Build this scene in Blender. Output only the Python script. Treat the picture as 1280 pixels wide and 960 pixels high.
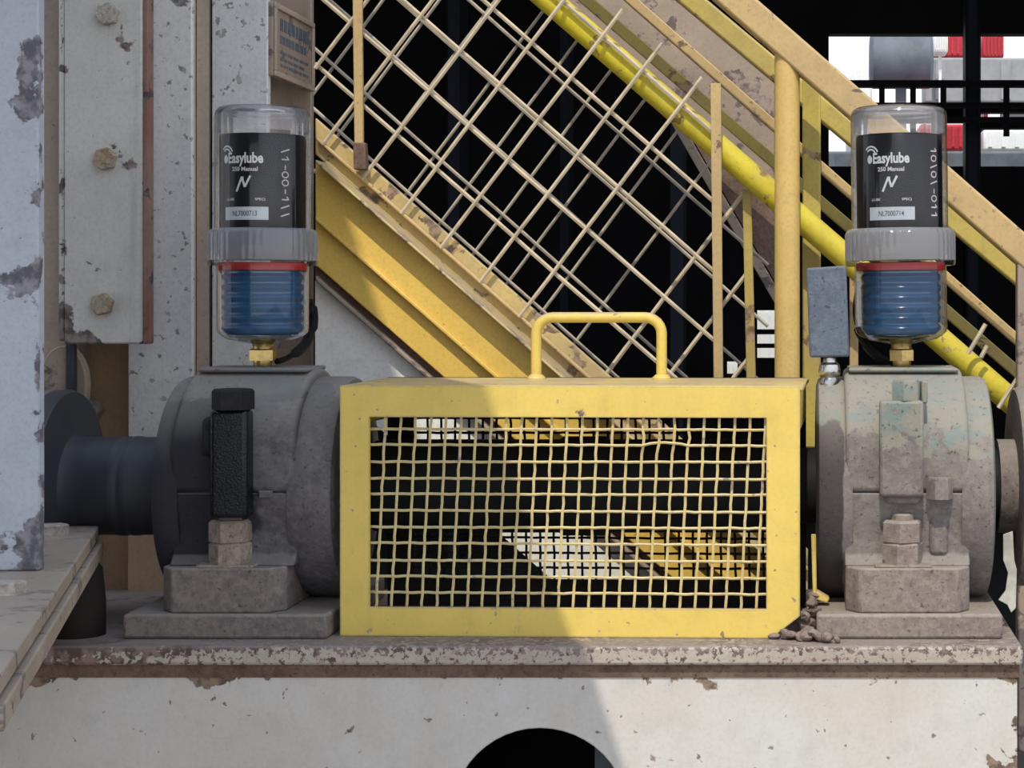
import bpy, bmesh, math, random
from mathutils import Vector, Matrix
random.seed(7)
for o in list(bpy.data.objects): bpy.data.objects.remove(o)
SC = bpy.context.scene; COL = SC.collection
PI = math.pi

# ------------------------------------------------------------------ camera
D = 2.4; CX, CZ = 1.0, 0.59; VX, VY = 1000.0, 370.0      # 1 px = 1 mm in the plane y = 0
cd = bpy.data.cameras.new('camera'); cam = bpy.data.objects.new('camera', cd); COL.objects.link(cam)
cam.location = (CX, -D, CZ); cam.rotation_euler = (PI/2, 0, 0)
cd.sensor_width = 36; cd.lens = 36*2400/1280
cd.shift_x = (640-VX)/1280; cd.shift_y = -(480-VY)/1280
cd.clip_start = .05; cd.clip_end = 300
SC.camera = cam
SC.cycles.transparent_max_bounces = 24
def S(y): return (D+y)/D
def P(px, py, y): s = S(y); return Vector((CX+(px-VX)*s/1000, y, CZ+(VY-py)*s/1000))
def PX(px, y): return CX+(px-VX)*S(y)/1000
def PZ(py, y): return CZ+(VY-py)*S(y)/1000

# ------------------------------------------------------------------ world, sun, exposure
W = bpy.data.worlds.new('world'); SC.world = W; W.use_nodes = True
wn = W.node_tree; wn.nodes.clear()
wo = wn.nodes.new('ShaderNodeOutputWorld'); bg = wn.nodes.new('ShaderNodeBackground')
tc = wn.nodes.new('ShaderNodeTexCoord'); sp = wn.nodes.new('ShaderNodeSeparateXYZ'); rp = wn.nodes.new('ShaderNodeValToRGB')
wn.links.new(tc.outputs['Generated'], sp.inputs[0]); wn.links.new(sp.outputs['Z'], rp.inputs[0])
rp.color_ramp.elements[0].position = 0.0; rp.color_ramp.elements[0].color = (.98, .98, 1.0, 1)
rp.color_ramp.elements[1].position = 0.8; rp.color_ramp.elements[1].color = (.68, .80, 1.0, 1)
wn.links.new(rp.outputs[0], bg.inputs[0]); bg.inputs[1].default_value = 1.42
wn.links.new(bg.outputs[0], wo.inputs[0])
SUN_A, SUN_B = .05, 1.40                                   # dx/dy, -dz/dy of the sun's rays
sd = bpy.data.lights.new('sun', 'SUN'); sd.energy = 3.3; sd.angle = math.radians(.3); sd.color = (1, .91, .76)
sun = bpy.data.objects.new('sun', sd); COL.objects.link(sun); sun.location = (-2, -6, 6)
sun.rotation_euler = Vector((SUN_A, 1, -SUN_B)).to_track_quat('-Z', 'Y').to_euler()
vs = SC.view_settings; vs.view_transform = 'Standard'; vs.look = 'None'; vs.exposure = 0.0; vs.gamma = 1
vs.use_curve_mapping = False

# ------------------------------------------------------------------ materials
MATS = {}
class NT:
    def __init__(s, name):
        s.m = bpy.data.materials.new(name); s.m.use_nodes = True; s.t = s.m.node_tree; s.t.nodes.clear()
        s.out = s.n('ShaderNodeOutputMaterial'); MATS[name] = s.m
    def n(s, ty, **kw):
        a = s.t.nodes.new(ty)
        for k, v in kw.items(): setattr(a, k, v)
        return a
    def set(s, sock, v):
        if hasattr(v, 'is_linked') or isinstance(v, bpy.types.NodeSocket): s.t.links.new(v, sock)
        elif v is not None:
            if isinstance(v, (tuple, list)) and len(v) == 3 and sock.type == 'RGBA': v = (*v, 1)
            sock.default_value = v
    def math(s, op, a, b=None, c=None, clamp=False):
        q = s.n('ShaderNodeMath', operation=op, use_clamp=clamp)
        for i, v in enumerate((a, b, c)):
            if v is not None: s.set(q.inputs[i], v)
        return q.outputs[0]
    def mix(s, f, a, b, blend='MIX'):
        q = s.n('ShaderNodeMix', data_type='RGBA', blend_type=blend)
        s.set(q.inputs[0], f); s.set(q.inputs[6], a); s.set(q.inputs[7], b); return q.outputs[2]
    def coord(s): 
        if not hasattr(s, '_c'): s._c = s.n('ShaderNodeTexCoord').outputs['Object']
        return s._c
    def noise(s, scale, detail=4, rough=.55, stretch=None, dist=0, off=None):
        v = s.coord()
        if stretch or off:
            mp = s.n('ShaderNodeMapping'); s.set(mp.inputs[0], v)
            if stretch: mp.inputs['Scale'].default_value = stretch
            if off: mp.inputs['Location'].default_value = off
            v = mp.outputs[0]
        q = s.n('ShaderNodeTexNoise'); s.set(q.inputs['Vector'], v); q.inputs['Scale'].default_value = scale
        q.inputs['Detail'].default_value = detail; q.inputs['Roughness'].default_value = rough; q.inputs['Distortion'].default_value = dist
        return q.outputs['Fac']
    def step(s, v, lo, hi):
        q = s.n('ShaderNodeMapRange', interpolation_type='SMOOTHSTEP'); s.set(q.inputs[0], v); s.set(q.inputs[1], lo); s.set(q.inputs[2], hi)
        return q.outputs[0]
    def bsdf(s, col, rough=.5, metal=0., bump=None, bstr=.3, bdist=.002, spec=.5):
        b = s.n('ShaderNodeBsdfPrincipled'); s.set(b.inputs['Base Color'], col); s.set(b.inputs['Roughness'], rough); s.set(b.inputs['Metallic'], metal)
        b.inputs['Specular IOR Level'].default_value = spec
        if bump is not None:
            q = s.n('ShaderNodeBump'); q.inputs['Strength'].default_value = bstr; q.inputs['Distance'].default_value = bdist
            s.set(q.inputs['Height'], bump); s.t.links.new(q.outputs[0], b.inputs['Normal'])
        s.t.links.new(b.outputs[0], s.out.inputs[0]); return b

def paint(name, col, col2, chip=(.06, .045, .045), thr=.66, cscale=14, speck=.74, sscale=90, edge=0, zones=(), rough=.5,
          streak=.25, streak_col=(.16, .12, .09), dust=0, dust_col=(.30, .26, .22), bstr=.25, vertical=True, chip2=None, spec=.35, grit=.25):
    """old paint on steel: two tones, run-down grime, chipped patches, specks, worn edges, settled dust"""
    t = NT(name)
    c = t.mix(t.step(t.noise(5, 5, .6), .35, .65), col, col2)
    c = t.mix(t.math('MULTIPLY', t.step(t.noise(26, 5, .65, off=(3, 1, 2)), .45, .8), .35), c, tuple(x*.62 for x in col))
    st = t.step(t.noise(1, 5, .6, stretch=(38, 38, 1.6) if vertical else (1.6, 38, 38)), .5, .78)
    c = t.mix(t.math('MULTIPLY', st, streak), c, streak_col)
    c = t.mix(t.math('MULTIPLY', t.step(t.noise(170, 3, .7, off=(8, 3, 5)), .42, .72), grit), c, tuple(x*.45 for x in col))
    n = t.noise(cscale, 8, .62, dist=.3, off=(11, 4, 7))
    v = n
    for (ax, pos, wid, amt) in zones:
        sx = t.n('ShaderNodeSeparateXYZ'); t.set(sx.inputs[0], t.coord())
        d = t.math('ABSOLUTE', t.math('SUBTRACT', sx.outputs[ax], pos))
        z = t.math('SUBTRACT', 1.0, t.math('DIVIDE', d, wid), clamp=True)
        v = t.math('ADD', v, t.math('MULTIPLY', z, amt))
    m = t.step(v, thr, thr+.025)
    sm = t.step(t.noise(sscale, 3, .5, off=(5, 5, 1)), speck, speck+.03)
    m = t.math('MAXIMUM', m, t.math('MULTIPLY', sm, .8))
    if edge:
        bv = t.n('ShaderNodeBevel', samples=4); bv.inputs['Radius'].default_value = edge
        g = t.n('ShaderNodeNewGeometry'); dp = t.n('ShaderNodeVectorMath', operation='DOT_PRODUCT')
        t.t.links.new(bv.outputs[0], dp.inputs[0]); t.t.links.new(g.outputs['Normal'], dp.inputs[1])
        e = t.math('MULTIPLY', t.math('SUBTRACT', 1.0, dp.outputs['Value']), t.noise(55, 6, .65, off=(1, 9, 2)))
        m = t.math('MAXIMUM', m, t.step(e, .050, .068))
    cc = t.mix(t.step(t.noise(60, 5, .6, off=(2, 2, 9)), .4, .62), chip, chip2 or tuple(min(1, x*2.2+.03) for x in chip))
    c = t.mix(m, c, cc)
    if dust:
        g = t.n('ShaderNodeNewGeometry'); sx = t.n('ShaderNodeSeparateXYZ'); t.set(sx.inputs[0], g.outputs['Normal'])
        du = t.math('MULTIPLY', t.step(sx.outputs['Z'], .25, .9), t.math('MULTIPLY', t.step(t.noise(18, 5, .6), .2, .6), dust))
        c = t.mix(du, c, dust_col)
    h = t.math('SUBTRACT', t.math('MULTIPLY', t.noise(120, 4, .6), .25), m)
    t.bsdf(c, t.math('ADD', rough, t.math('MULTIPLY', m, .3)), 0, h, bstr, .0015, spec)
    return t.m

def cast(name, c1, c2, c3, scale=9, patch=None, rough=.75, stain=None, dust=.5, dust_col=(.27, .24, .21), bstr=.6, spec=.3):
    """cast iron with grime; patch = (colour, threshold, height range) old coat left on it"""
    t = NT(name)
    c = t.mix(t.step(t.noise(scale, 6, .6), .38, .62), c1, c2)
    c = t.mix(t.math('MULTIPLY', t.step(t.noise(scale*5, 6, .65, off=(4, 4, 4)), .45, .7), .6), c, c3)
    c = t.mix(t.math('MULTIPLY', t.step(t.noise(95, 6, .7, off=(6, 2, 4)), .44, .66), .45), c, tuple(min(1, x*1.45) for x in c1))
    c = t.mix(t.math('MULTIPLY', t.step(t.noise(130, 6, .7, off=(1, 2, 7)), .50, .70), .6), c, c3)
    pits = t.step(t.noise(150, 5, .65), .60, .70)
    if patch:
        pc, th, z0, z1 = patch
        sx = t.n('ShaderNodeSeparateXYZ'); t.set(sx.inputs[0], t.coord())
        zz = t.step(sx.outputs['Z'], z0, z1)
        m = t.step(t.math('ADD', t.noise(16, 6, .6, off=(7, 1, 3), dist=.5), t.math('MULTIPLY', zz, .5)), th, th+.04)
        pcol = t.mix(t.step(t.noise(22, 5, .6, off=(2, 8, 1)), .5, .62), pc, (pc[0]*.74, pc[1]*.95, pc[2]*1.08))
        c = t.mix(m, c, pcol)
    c = t.mix(t.math('MULTIPLY', pits, .55), c, (.03, .027, .027))
    if stain:                                   # old oil soaked into the dust, by local x and height
        x0, x1, z0, z1, sc = stain
        sx = t.n('ShaderNodeSeparateXYZ'); t.set(sx.inputs[0], t.coord())
        k = t.math('MULTIPLY', t.step(sx.outputs['X'], x1, x0), t.step(sx.outputs['Z'], z1, z0))
        k = t.step(t.math('ADD', t.math('MULTIPLY', k, .55), t.noise(14, 6, .6, off=(3, 7, 7))), .72, .86)
        c = t.mix(k, c, sc)
    g = t.n('ShaderNodeNewGeometry'); sx = t.n('ShaderNodeSeparateXYZ'); t.set(sx.inputs[0], g.outputs['Normal'])
    c = t.mix(t.math('MULTIPLY', t.step(sx.outputs['Z'], .2, .9), dust), c, dust_col)
    h = t.math('SUBTRACT', t.noise(70, 8, .72), t.math('MULTIPLY', pits, .6))
    t.bsdf(c, rough, 0, h, bstr, .003, spec)
    return t.m

def plain(name, col, rough=.5, metal=0., var=.25, scale=30, bstr=.1, spec=.5):
    t = NT(name)
    c = t.mix(t.step(t.noise(scale, 5, .6), .35, .7), col, tuple(x*(1-var) for x in col))
    t.bsdf(c, rough, metal, t.noise(scale*4, 3), bstr, .001, spec); return t.m

def clear(name, tint, refl=1.0, haze=0., rough=.06, haze_col=(.86, .86, .90)):
    """thin clear plastic: see-through with a fresnel sheen, a little milky where haze is set"""
    t = NT(name)
    tr = t.n('ShaderNodeBsdfTransparent'); t.set(tr.inputs[0], tint)
    gl = t.n('ShaderNodeBsdfGlossy'); gl.inputs['Roughness'].default_value = rough
    lw = t.n('ShaderNodeFresnel'); lw.inputs[0].default_value = 1.45
    f = t.math('MULTIPLY', lw.outputs[0], refl, clamp=True)
    m1 = t.n('ShaderNodeMixShader'); t.set(m1.inputs[0], f); t.t.links.new(tr.outputs[0], m1.inputs[1]); t.t.links.new(gl.outputs[0], m1.inputs[2])
    if haze:
        df = t.n('ShaderNodeBsdfDiffuse'); t.set(df.inputs[0], haze_col)
        m2 = t.n('ShaderNodeMixShader'); t.set(m2.inputs[0], haze)
        t.t.links.new(m1.outputs[0], m2.inputs[1]); t.t.links.new(df.outputs[0], m2.inputs[2]); t.t.links.new(m2.outputs[0], t.out.inputs[0])
    else: t.t.links.new(m1.outputs[0], t.out.inputs[0])
    return t.m

M_yel   = paint('guard_yellow', (.70, .52, .125), (.64, .475, .11), chip=(.14, .10, .09), thr=.632, cscale=13, speck=.675, edge=.005, dust=.75, dust_col=(.36, .28, .22), streak=.10, grit=.12)
M_wire  = paint('wire_yellow', (.60, .50, .24), (.54, .43, .20), chip=(.25, .2, .16), thr=.62, cscale=40, streak=.1, dust=.3)
M_strg  = paint('stringer_yellow', (.78, .53, .12), (.72, .48, .10), chip=(.2, .12, .06), thr=.68, cscale=9, speck=.70, edge=.003, dust=.2, streak=.12, streak_col=(.3, .2, .08))
M_dusty = paint('dusty_yellow', (.55, .42, .17), (.40, .31, .16), chip=(.13, .09, .06), thr=.55, cscale=20, dust=.7, dust_col=(.42, .34, .24), edge=.003)
M_beige = paint('rail_beige', (.52, .37, .165), (.43, .31, .155), chip=(.15, .10, .07), thr=.615, cscale=22, speck=.67, edge=.003, dust=.4, dust_col=(.40, .32, .24), streak=.15)
M_olive = paint('rail_olive', (.48, .38, .09), (.38, .29, .10), chip=(.15, .1, .06), thr=.60, cscale=18, edge=.003, dust=.4)
M_tube  = paint('pipe_yellow', (.66, .55, .03), (.55, .45, .05), chip=(.20, .15, .05), thr=.61, cscale=26, dust=.3, dust_col=(.4, .33, .2), streak=.2, streak_col=(.3, .24, .05))
M_post  = paint('post_yellow', (.64, .45, .15), (.58, .40, .14), chip=(.22, .12, .03), thr=.67, cscale=16, streak=.25, streak_col=(.35, .2, .03))
M_swire = plain('stair_wire', (.55, .46, .33), .6, 0, .35, 25)
M_swire2= plain('stair_wire_far', (.42, .36, .28), .6, 0, .4, 25)
M_beam  = paint('beam_white', (.55, .54, .52), (.52, .49, .445), chip=(.10, .07, .05), thr=.665, cscale=15, speck=.685, sscale=60, edge=.003, zones=((0, .624, .045, .17), (2, .876, .022, .12), (0, -.64, .09, .17)), streak=.12, streak_col=(.33, .27, .2), grit=.16)
M_flange= paint('flange_worn', (.42, .38, .32), (.36, .31, .27), chip=(.09, .06, .055), thr=.56, cscale=120, speck=.62, sscale=170, edge=.004, dust=.9, dust_col=(.24, .20, .18), zones=((0, -.58, .28, .16), (2, .913, .012, .12)), vertical=False)
M_rust  = cast('rust_brown', (.12, .075, .055), (.18, .12, .09), (.06, .04, .035), 20, dust_col=(.2, .16, .14))
M_white = paint('column_white', (.43, .465, .52), (.39, .43, .49), chip=(.10, .095, .11), thr=.625, cscale=11, speck=.685, zones=((0, .07, .030, .15), (2, .0, .06, .14)), streak=.08, streak_col=(.3, .3, .34))
M_grey  = paint('column_grey', (.62, .615, .62), (.66, .64, .62), chip=(.13, .12, .12), thr=.645, speck=.625, sscale=80, streak=.22, streak_col=(.28, .24, .22))
M_splice= paint('splice_grey', (.58, .57, .53), (.52, .50, .46), chip=(.10, .08, .07), thr=.64, cscale=13, speck=.69, streak=.25, edge=.003, zones=((2, .0, .035, .22), (0, -.058, .022, .16)))
M_red   = paint('red_brown_edge', (.22, .09, .07), (.27, .18, .15), thr=.58, cscale=30)
M_tan   = paint('tan_paint', (.46, .37, .29), (.40, .32, .26), chip=(.15, .12, .1), thr=.67, speck=.69, streak=.35, streak_col=(.18, .14, .11))
M_brown = paint('brown_paint', (.55, .375, .24), (.48, .33, .22), chip=(.1, .06, .05), thr=.72, streak=.35, streak_col=(.34, .26, .16))
M_plate = paint('joint_plate', (.38, .30, .235), (.30, .235, .19), chip=(.13, .10, .09), thr=.55, cscale=22, edge=.004, dust=.35, dust_col=(.33, .29, .25), vertical=False)
M_panel = paint('skirt_white', (.90, .89, .86), (.86, .85, .82), chip=(.2, .18, .16), thr=.75, streak=.1)
M_castL = cast('cast_dark', (.125, .115, .115), (.090, .084, .092), (.050, .048, .054), 8, patch=((.17, .155, .145), .86, .20, .34), dust=.55, dust_col=(.23, .21, .19), stain=(-.03, .06, .27, .33, (.024, .023, .030)))
M_castR = cast('cast_dusty', (.20, .175, .16), (.165, .145, .14), (.12, .10, .10), 8, patch=((.235, .225, .185), .80, .16, .30), dust=.5, dust_col=(.27, .245, .22), stain=(-.088, -.072, .24, .29, (.050, .042, .044)))
M_footL = cast('foot_dusty', (.20, .165, .15), (.15, .125, .12), (.10, .085, .08), 14, dust=.6)
M_oil   = plain('oily_iron', (.004, .006, .011), .20, 0, .4, 90, .8, .3)
M_tar = plain('oily_grime', (.018, .017, .022), .6, 0, .4, 60, .5, .2)
M_nut   = cast('nut_dusty', (.28, .23, .19), (.22, .17, .14), (.12, .09, .08), 40, dust=.5)
M_bolt  = cast('bolt_pale', (.42, .40, .35), (.34, .30, .25), (.16, .12, .09), 45, dust=.2, bstr=.3)
M_boltr = cast('bolt_rusty', (.36, .32, .26), (.30, .20, .11), (.15, .10, .07), 45, dust=.2, bstr=.3)
M_coup = plain('coupling_black', (.012, .012, .013), .7, 0, .3, 12, .15, .2)
M_dkbrown = plain('dark_brown', (.020, .015, .013), .8, 0, .3, 20, .1, .2)  # rear frame sooty; shade of the rear wires put into the colour
M_shaft = plain('shaft_rubber', (.040, .042, .054), .55, 0, .3, 12, .15, .4)
M_black = plain('black_plastic', (.006, .006, .007), .5, 0, .2, 30, .1, .15)
M_pack  = plain('pack_black', (.014, .014, .020), .28, 0, .2, 30, .0, .4)
M_clear = clear('clear_plastic', (.985, .98, .97), .8, .0, .04)
M_cap   = clear('knurled_plastic', (.96, .95, .96), 1.3, .17, .07)
M_lip   = clear('frosted_rim', (.95, .94, .95), 1.2, .12, .06)
M_redr  = plain('red_seal', (.55, .035, .04), .4)
M_blue  = plain('blue_bellows', (.030, .125, .28), .22, 0, .35, 14, .0, 1.0)
M_brass = plain('brass', (.55, .40, .16), .32, .9, .3, 60)
M_chrome= plain('chrome', (.55, .54, .54), .25, 1., .4, 50)
M_slate = cast('slate_metal', (.10, .125, .17), (.08, .10, .14), (.15, .17, .20), 20, dust=.2, rough=.6)
M_ink   = plain('print_white', (.93, .95, .97), .5, 0, .05)
M_pink  = plain('print_pale', (.85, .80, .83), .5, 0, .05)
M_label = plain('label_pale', (.80, .88, .95), .5, 0, .1)
M_dark  = plain('print_dark', (.10, .12, .16), .5)
M_scr   = plain('marker_grey', (.50, .45, .48), .5)
M_dirt  = cast('dirt', (.20, .15, .13), (.14, .10, .09), (.28, .23, .20), 40, dust=.3, bstr=.8)
M_sheet = plain('torn_sheet', (.48, .47, .42), .5, 0, .35, 40)
M_hall  = plain('near_black_steel', (.012, .012, .015), .8, 0, .4, 3, .1, .1)  # near-black: the hall's deep shade is put into the steel colour
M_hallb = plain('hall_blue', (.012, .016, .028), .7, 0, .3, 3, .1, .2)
M_ground= plain('concrete', (.24, .22, .20), .9, 0, .3, 3)
M_gdark = plain('dark_floor', (.03, .028, .028), .9, 0, .3, 3)  # hall floor coloured dark to keep bounced light down
M_clad  = plain('cladding', (.30, .31, .33), .7, 0, .2, 6)
M_tred  = plain('red_painted_steel', (.50, .03, .05), .5); M_tblue = plain('blue_painted_steel', (.02, .07, .22), .5)
M_twht  = plain('white_painted_steel', (.80, .82, .82), .5, 0, .08); M_tgry = plain('grey_rough_steel', (.13, .15, .18), .7, 0, .4, 4)

# ------------------------------------------------------------------ mesh helpers
class MB:
    def __init__(s): s.v = []; s.f = []
    def add(s, vs_, fs): 
        b = len(s.v); s.v += [Vector(v) for v in vs_]; s.f += [tuple(i+b for i in f) for f in fs]; return s
    def box(s, x0, x1, y0, y1, z0, z1):
        return s.add([(x, y, z) for z in (z0, z1) for y in (y0, y1) for x in (x0, x1)],
                     [(0, 2, 3, 1), (4, 5, 7, 6), (0, 1, 5, 4), (2, 6, 7, 3), (0, 4, 6, 2), (1, 3, 7, 5)])
    def prism(s, poly, vec):
        """closed polygon (3-D points) pushed along vec"""
        n = len(poly); vec = Vector(vec); a = [Vector(p) for p in poly]
        return s.add(a+[p+vec for p in a], [tuple(range(n))[::-1], tuple(range(n, 2*n))]+[(i, (i+1) % n, n+(i+1) % n, n+i) for i in range(n)])
    def tube(s, pts, r, n=8, caps=True):
        pts = [Vector(p) for p in pts]; rr = r if isinstance(r, (list, tuple)) else [r]*len(pts); rings = []; u = None
        for i, p in enumerate(pts):
            t = (pts[min(i+1, len(pts)-1)]-pts[max(i-1, 0)]).normalized()
            if u is None: u = t.orthogonal().normalized()
            u = (u-t*u.dot(t)).normalized(); w = t.cross(u)
            rings.append([p+(u*math.cos(2*PI*k/n)+w*math.sin(2*PI*k/n))*rr[i] for k in range(n)])
        b = [q for r_ in rings for q in r_]; f = []
        for i in range(len(pts)-1):
            for k in range(n): f.append((i*n+k, i*n+(k+1) % n, (i+1)*n+(k+1) % n, (i+1)*n+k))
        if caps: f += [tuple(range(n))[::-1], tuple(range(len(b)-n, len(b)))]
        return s.add(b, f)
    def lathe(s, prof, o=(0, 0, 0), ax='Z', n=48, mod=None, closed=False):
        """prof = [(r, h)] turned round the axis"""
        vs_ = []; o = Vector(o)
        for (r, h) in prof:
            for k in range(n):
                a = 2*PI*k/n; q = r*(mod(k) if mod else 1)
                vs_.append(o+(Vector((q*math.cos(a), q*math.sin(a), h)) if ax == 'Z' else Vector((h, q*math.cos(a), q*math.sin(a)))))
        f = []; m = len(prof)
        for i in range(m if closed else m-1):
            j = (i+1) % m
            for k in range(n): f.append((i*n+k, i*n+(k+1) % n, j*n+(k+1) % n, j*n+k))
        if not closed: f += [tuple(range(n))[::-1], tuple(range((m-1)*n, m*n))]
        return s.add(vs_, f)
    def open_lathe(s, prof, o, n=48, mod=None):
        b = len(s.f); s.lathe(prof, o, 'Z', n, mod); s.f.pop(); s.f.pop(); return s
    def hexa(s, c, r, h, d=(0, 0, 1), n=6, rot=0., cham=.12):
        d = Vector(d).normalized(); q = d.to_track_quat('Z', 'Y').to_matrix(); c = Vector(c); vs_ = []
        for (k, z) in ((1, 0), (1, h*(1-cham)), (1-cham, h)):
            for i in range(n):
                a = 2*PI*i/n+rot; vs_.append(c+q @ Vector((r*k*math.cos(a), r*k*math.sin(a), z)))
        f = [tuple(range(n))[::-1], tuple(range(2*n, 3*n))]
        for j in range(2):
            for i in range(n): f.append((j*n+i, j*n+(i+1) % n, (j+1)*n+(i+1) % n, (j+1)*n+i))
        return s.add(vs_, f)
    def build(s, name, mat, parent=None, bevel=0, seg=2, smooth=40, local=False, label=None):
        off = Vector((0, 0, 0)) if (local or parent is None) else parent.matrix_world.inverted().translation if False else Vector((0, 0, 0))
        me = bpy.data.meshes.new(name); o = bpy.data.objects.new(name, me); COL.objects.link(o)
        inv = None
        if parent is not None:
            o.parent = parent
            if not local: inv = wmat(parent).inverted()
        me.from_pydata([(inv @ v) if inv else v for v in s.v], [], s.f)
        bm = bmesh.new(); bm.from_mesh(me); bmesh.ops.recalc_face_normals(bm, faces=bm.faces); bm.to_mesh(me); bm.free()
        if smooth:
            me.polygons.foreach_set('use_smooth', [True]*len(me.polygons)); me.set_sharp_from_angle(angle=math.radians(smooth))
        me.materials.append(mat)
        if bevel:
            b = o.modifiers.new('bevel', 'BEVEL'); b.width = bevel; b.segments = seg; b.limit_method = 'ANGLE'; b.angle_limit = math.radians(35)
            b.harden_normals = False
        if label: o['label'] = label
        return o
def wmat(o):
    m = Matrix.LocRotScale(o.location, o.rotation_euler, o.scale)
    return wmat(o.parent) @ m if o.parent else m
def thing(name, label, cat, loc=(0, 0, 0), rz=0, group=None):
    o = bpy.data.objects.new(name, None); COL.objects.link(o); o.location = loc; o.rotation_euler = (0, 0, rz); o.empty_display_size = .05
    o['label'] = label; o['category'] = cat
    if group: o['group'] = group
    return o
def tag(o, label, cat, group=None):
    o['label'] = label; o['category'] = cat
    if group: o['group'] = group
    return o
def struct(o): o['kind'] = 'structure'; return o
def bx(*a): return MB().box(*a)
def pbox(px0, px1, py0, py1, y0, y1):
    """box whose front face (at depth y0) fills this frame of the photograph"""
    return MB().box(PX(px0, y0), PX(px1, y0), y0, y1, PZ(py1, y0), PZ(py0, y0))
def quadbar(p0, p1, p2, p3, y, depth):
    return MB().prism([P(*p0, y), P(*p1, y), P(*p2, y), P(*p3, y)], (0, depth, 0))
def slopebar(xa, ya, xb, yb, hv, y, depth):
    """bar with its upper edge from (xa,ya) to (xb,yb) and vertical width hv, in photo px at depth y"""
    return quadbar((xa, ya), (xb, yb), (xb, yb+hv), (xa, ya+hv), y, depth)

# ------------------------------------------------------------------ setting
GZ = -.75
struct(bx(-8, 10, -9, 1.4, GZ-.1, GZ).build('floor', M_ground))
struct(bx(-8, 10, 1.4, 10.2, GZ-.1, GZ).build('floor', M_gdark))
struct(bx(-30, 34, 10.2, 60, GZ-.1, GZ).build('floor', M_ground))
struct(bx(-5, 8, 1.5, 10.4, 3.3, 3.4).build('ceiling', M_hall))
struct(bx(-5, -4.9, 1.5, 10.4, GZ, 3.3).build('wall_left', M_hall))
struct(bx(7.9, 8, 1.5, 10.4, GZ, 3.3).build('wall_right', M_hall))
# back wall with openings (photo px at its depth)
YB = 10.0
holes = [(1036, 1086, 42, 100), (1086, 1206, 42, 100), (1226, 1330, 42, 100),
         (1048, 1206, 107, 128), (1226, 1330, 107, 128), (1048, 1206, 152, 160), (1226, 1330, 140, 152),
         (1036, 1206, 160, 208), (1226, 1330, 160, 208),
         (946, 975, 388, 412), (946, 975, 418, 430), (946, 972, 435, 448), (908, 922, 452, 468)]
def wall_holes(x0, x1, z0, z1, y0, y1, hs):
    xs = sorted({x0, x1, *[h[0] for h in hs], *[h[1] for h in hs]}); zs = sorted({z0, z1, *[h[2] for h in hs], *[h[3] for h in hs]})
    m = MB()
    for j in range(len(zs)-1):
        run = None
        for i in range(len(xs)):
            solid = i < len(xs)-1 and not any(h[0] <= (xs[i]+xs[i+1])/2 <= h[1] and h[2] <= (zs[j]+zs[j+1])/2 <= h[3] for h in hs)
            if solid and run is None: run = xs[i]
            if not solid and run is not None: m.box(run, xs[i], y0, y1, zs[j], zs[j+1]); run = None
    return m
hs = [(PX(a, YB), PX(b, YB), PZ(d, YB), PZ(c, YB)) for a, b, c, d in holes]
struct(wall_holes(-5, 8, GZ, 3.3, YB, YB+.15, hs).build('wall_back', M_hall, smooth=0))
# unseen slab added left of the camera, edge shaped to shade the left half
YC = -1.6
def edge_x(z): return .607-SUN_A*(-YC)+((.48+SUN_B*(-YC))-z)*.337
struct(MB().prism([(-2.6, YC, 1.28), (.45, YC, 1.28), (.45, YC, 2.05), (edge_x(2.05), YC, 2.05), (edge_x(4.9), YC, 4.9), (-2.6, YC, 4.9)], (0, -.12, 0)).build('shade_caster', M_clad))
struct(MB().box(-1.5, -1.3, YC-.16, YC, GZ, 4.4).box(-2.5, -2.3, YC-.16, YC, GZ, 4.4).build('caster_post_1', M_clad))  # posts added to carry the unseen shade slab

# ------------------------------------------------------------------ machine beam
BT = .163; YF = -.06
beam = thing('machine_beam', 'long white box beam with round hole under the yellow guard', 'beam', (.64, .14, GZ))
XL, XR = -.02, 1.272
bx(XL, XR, YF, .40, BT-.0235, BT).build('top_flange', M_flange, beam, .004)
# front plate with the round hole
m = MB(); c = P(675, 1021, -.048); R = .111*S(-.048); n = 48; y0, y1 = -.048, -.036
zb, zt = GZ, BT-.036
ring = [(c.x+R*math.cos(2*PI*k/n), c.z+R*math.sin(2*PI*k/n)) for k in range(n)]
def outer(k):
    a = 2*PI*k/n; dx, dz = math.cos(a), math.sin(a); q = .18
    t = q/max(abs(dx), abs(dz)); return (c.x+dx*t, c.z+dz*t)
out = [outer(k) for k in range(n)]; sq = (c.x-.18, c.x+.18, c.z-.18, c.z+.18)
vs_ = [(x, y, z) for y in (y0, y1) for (x, z) in ring]+[(x, y, z) for y in (y0, y1) for (x, z) in out]
f = []
for k in range(n):
    j = (k+1) % n
    f += [(k, j, 2*n+j, 2*n+k), (n+k, 3*n+k, 3*n+j, n+j), (k, n+k, n+j, j)]
m.add(vs_, f)
fx = [XL, sq[0], sq[1], XR-.006]; fz = [zb, sq[2], sq[3], zt]
for i in range(3):
    for j in range(3):
        if (i, j) != (1, 1):
            for y, fl in ((y0, 0), (y1, 1)):
                m.add([(fx[i], y, fz[j]), (fx[i+1], y, fz[j]), (fx[i+1], y, fz[j+1]), (fx[i], y, fz[j+1])], [(0, 1, 2, 3) if not fl else (3, 2, 1, 0)])
fp = m.build('front_plate', M_beam, beam, smooth=0)
bm = bmesh.new(); bm.from_mesh(fp.data); bmesh.ops.remove_doubles(bm, verts=bm.verts, dist=1e-5); bmesh.ops.recalc_face_normals(bm, faces=bm.faces); bm.to_mesh(fp.data); bm.free()
MB().prism([(XL, YF+.008, BT-.0235), (XL, -.05, BT-.040), (XL, -.036, BT-.040), (XL, -.036, BT-.0235)], (XR-XL-.004, 0, 0)).build('weld_seam', M_rust, beam)
bx(XL, XR-.006, .37, .385, GZ, BT-.0235).build('rear_plate', M_hall, beam)
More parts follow.
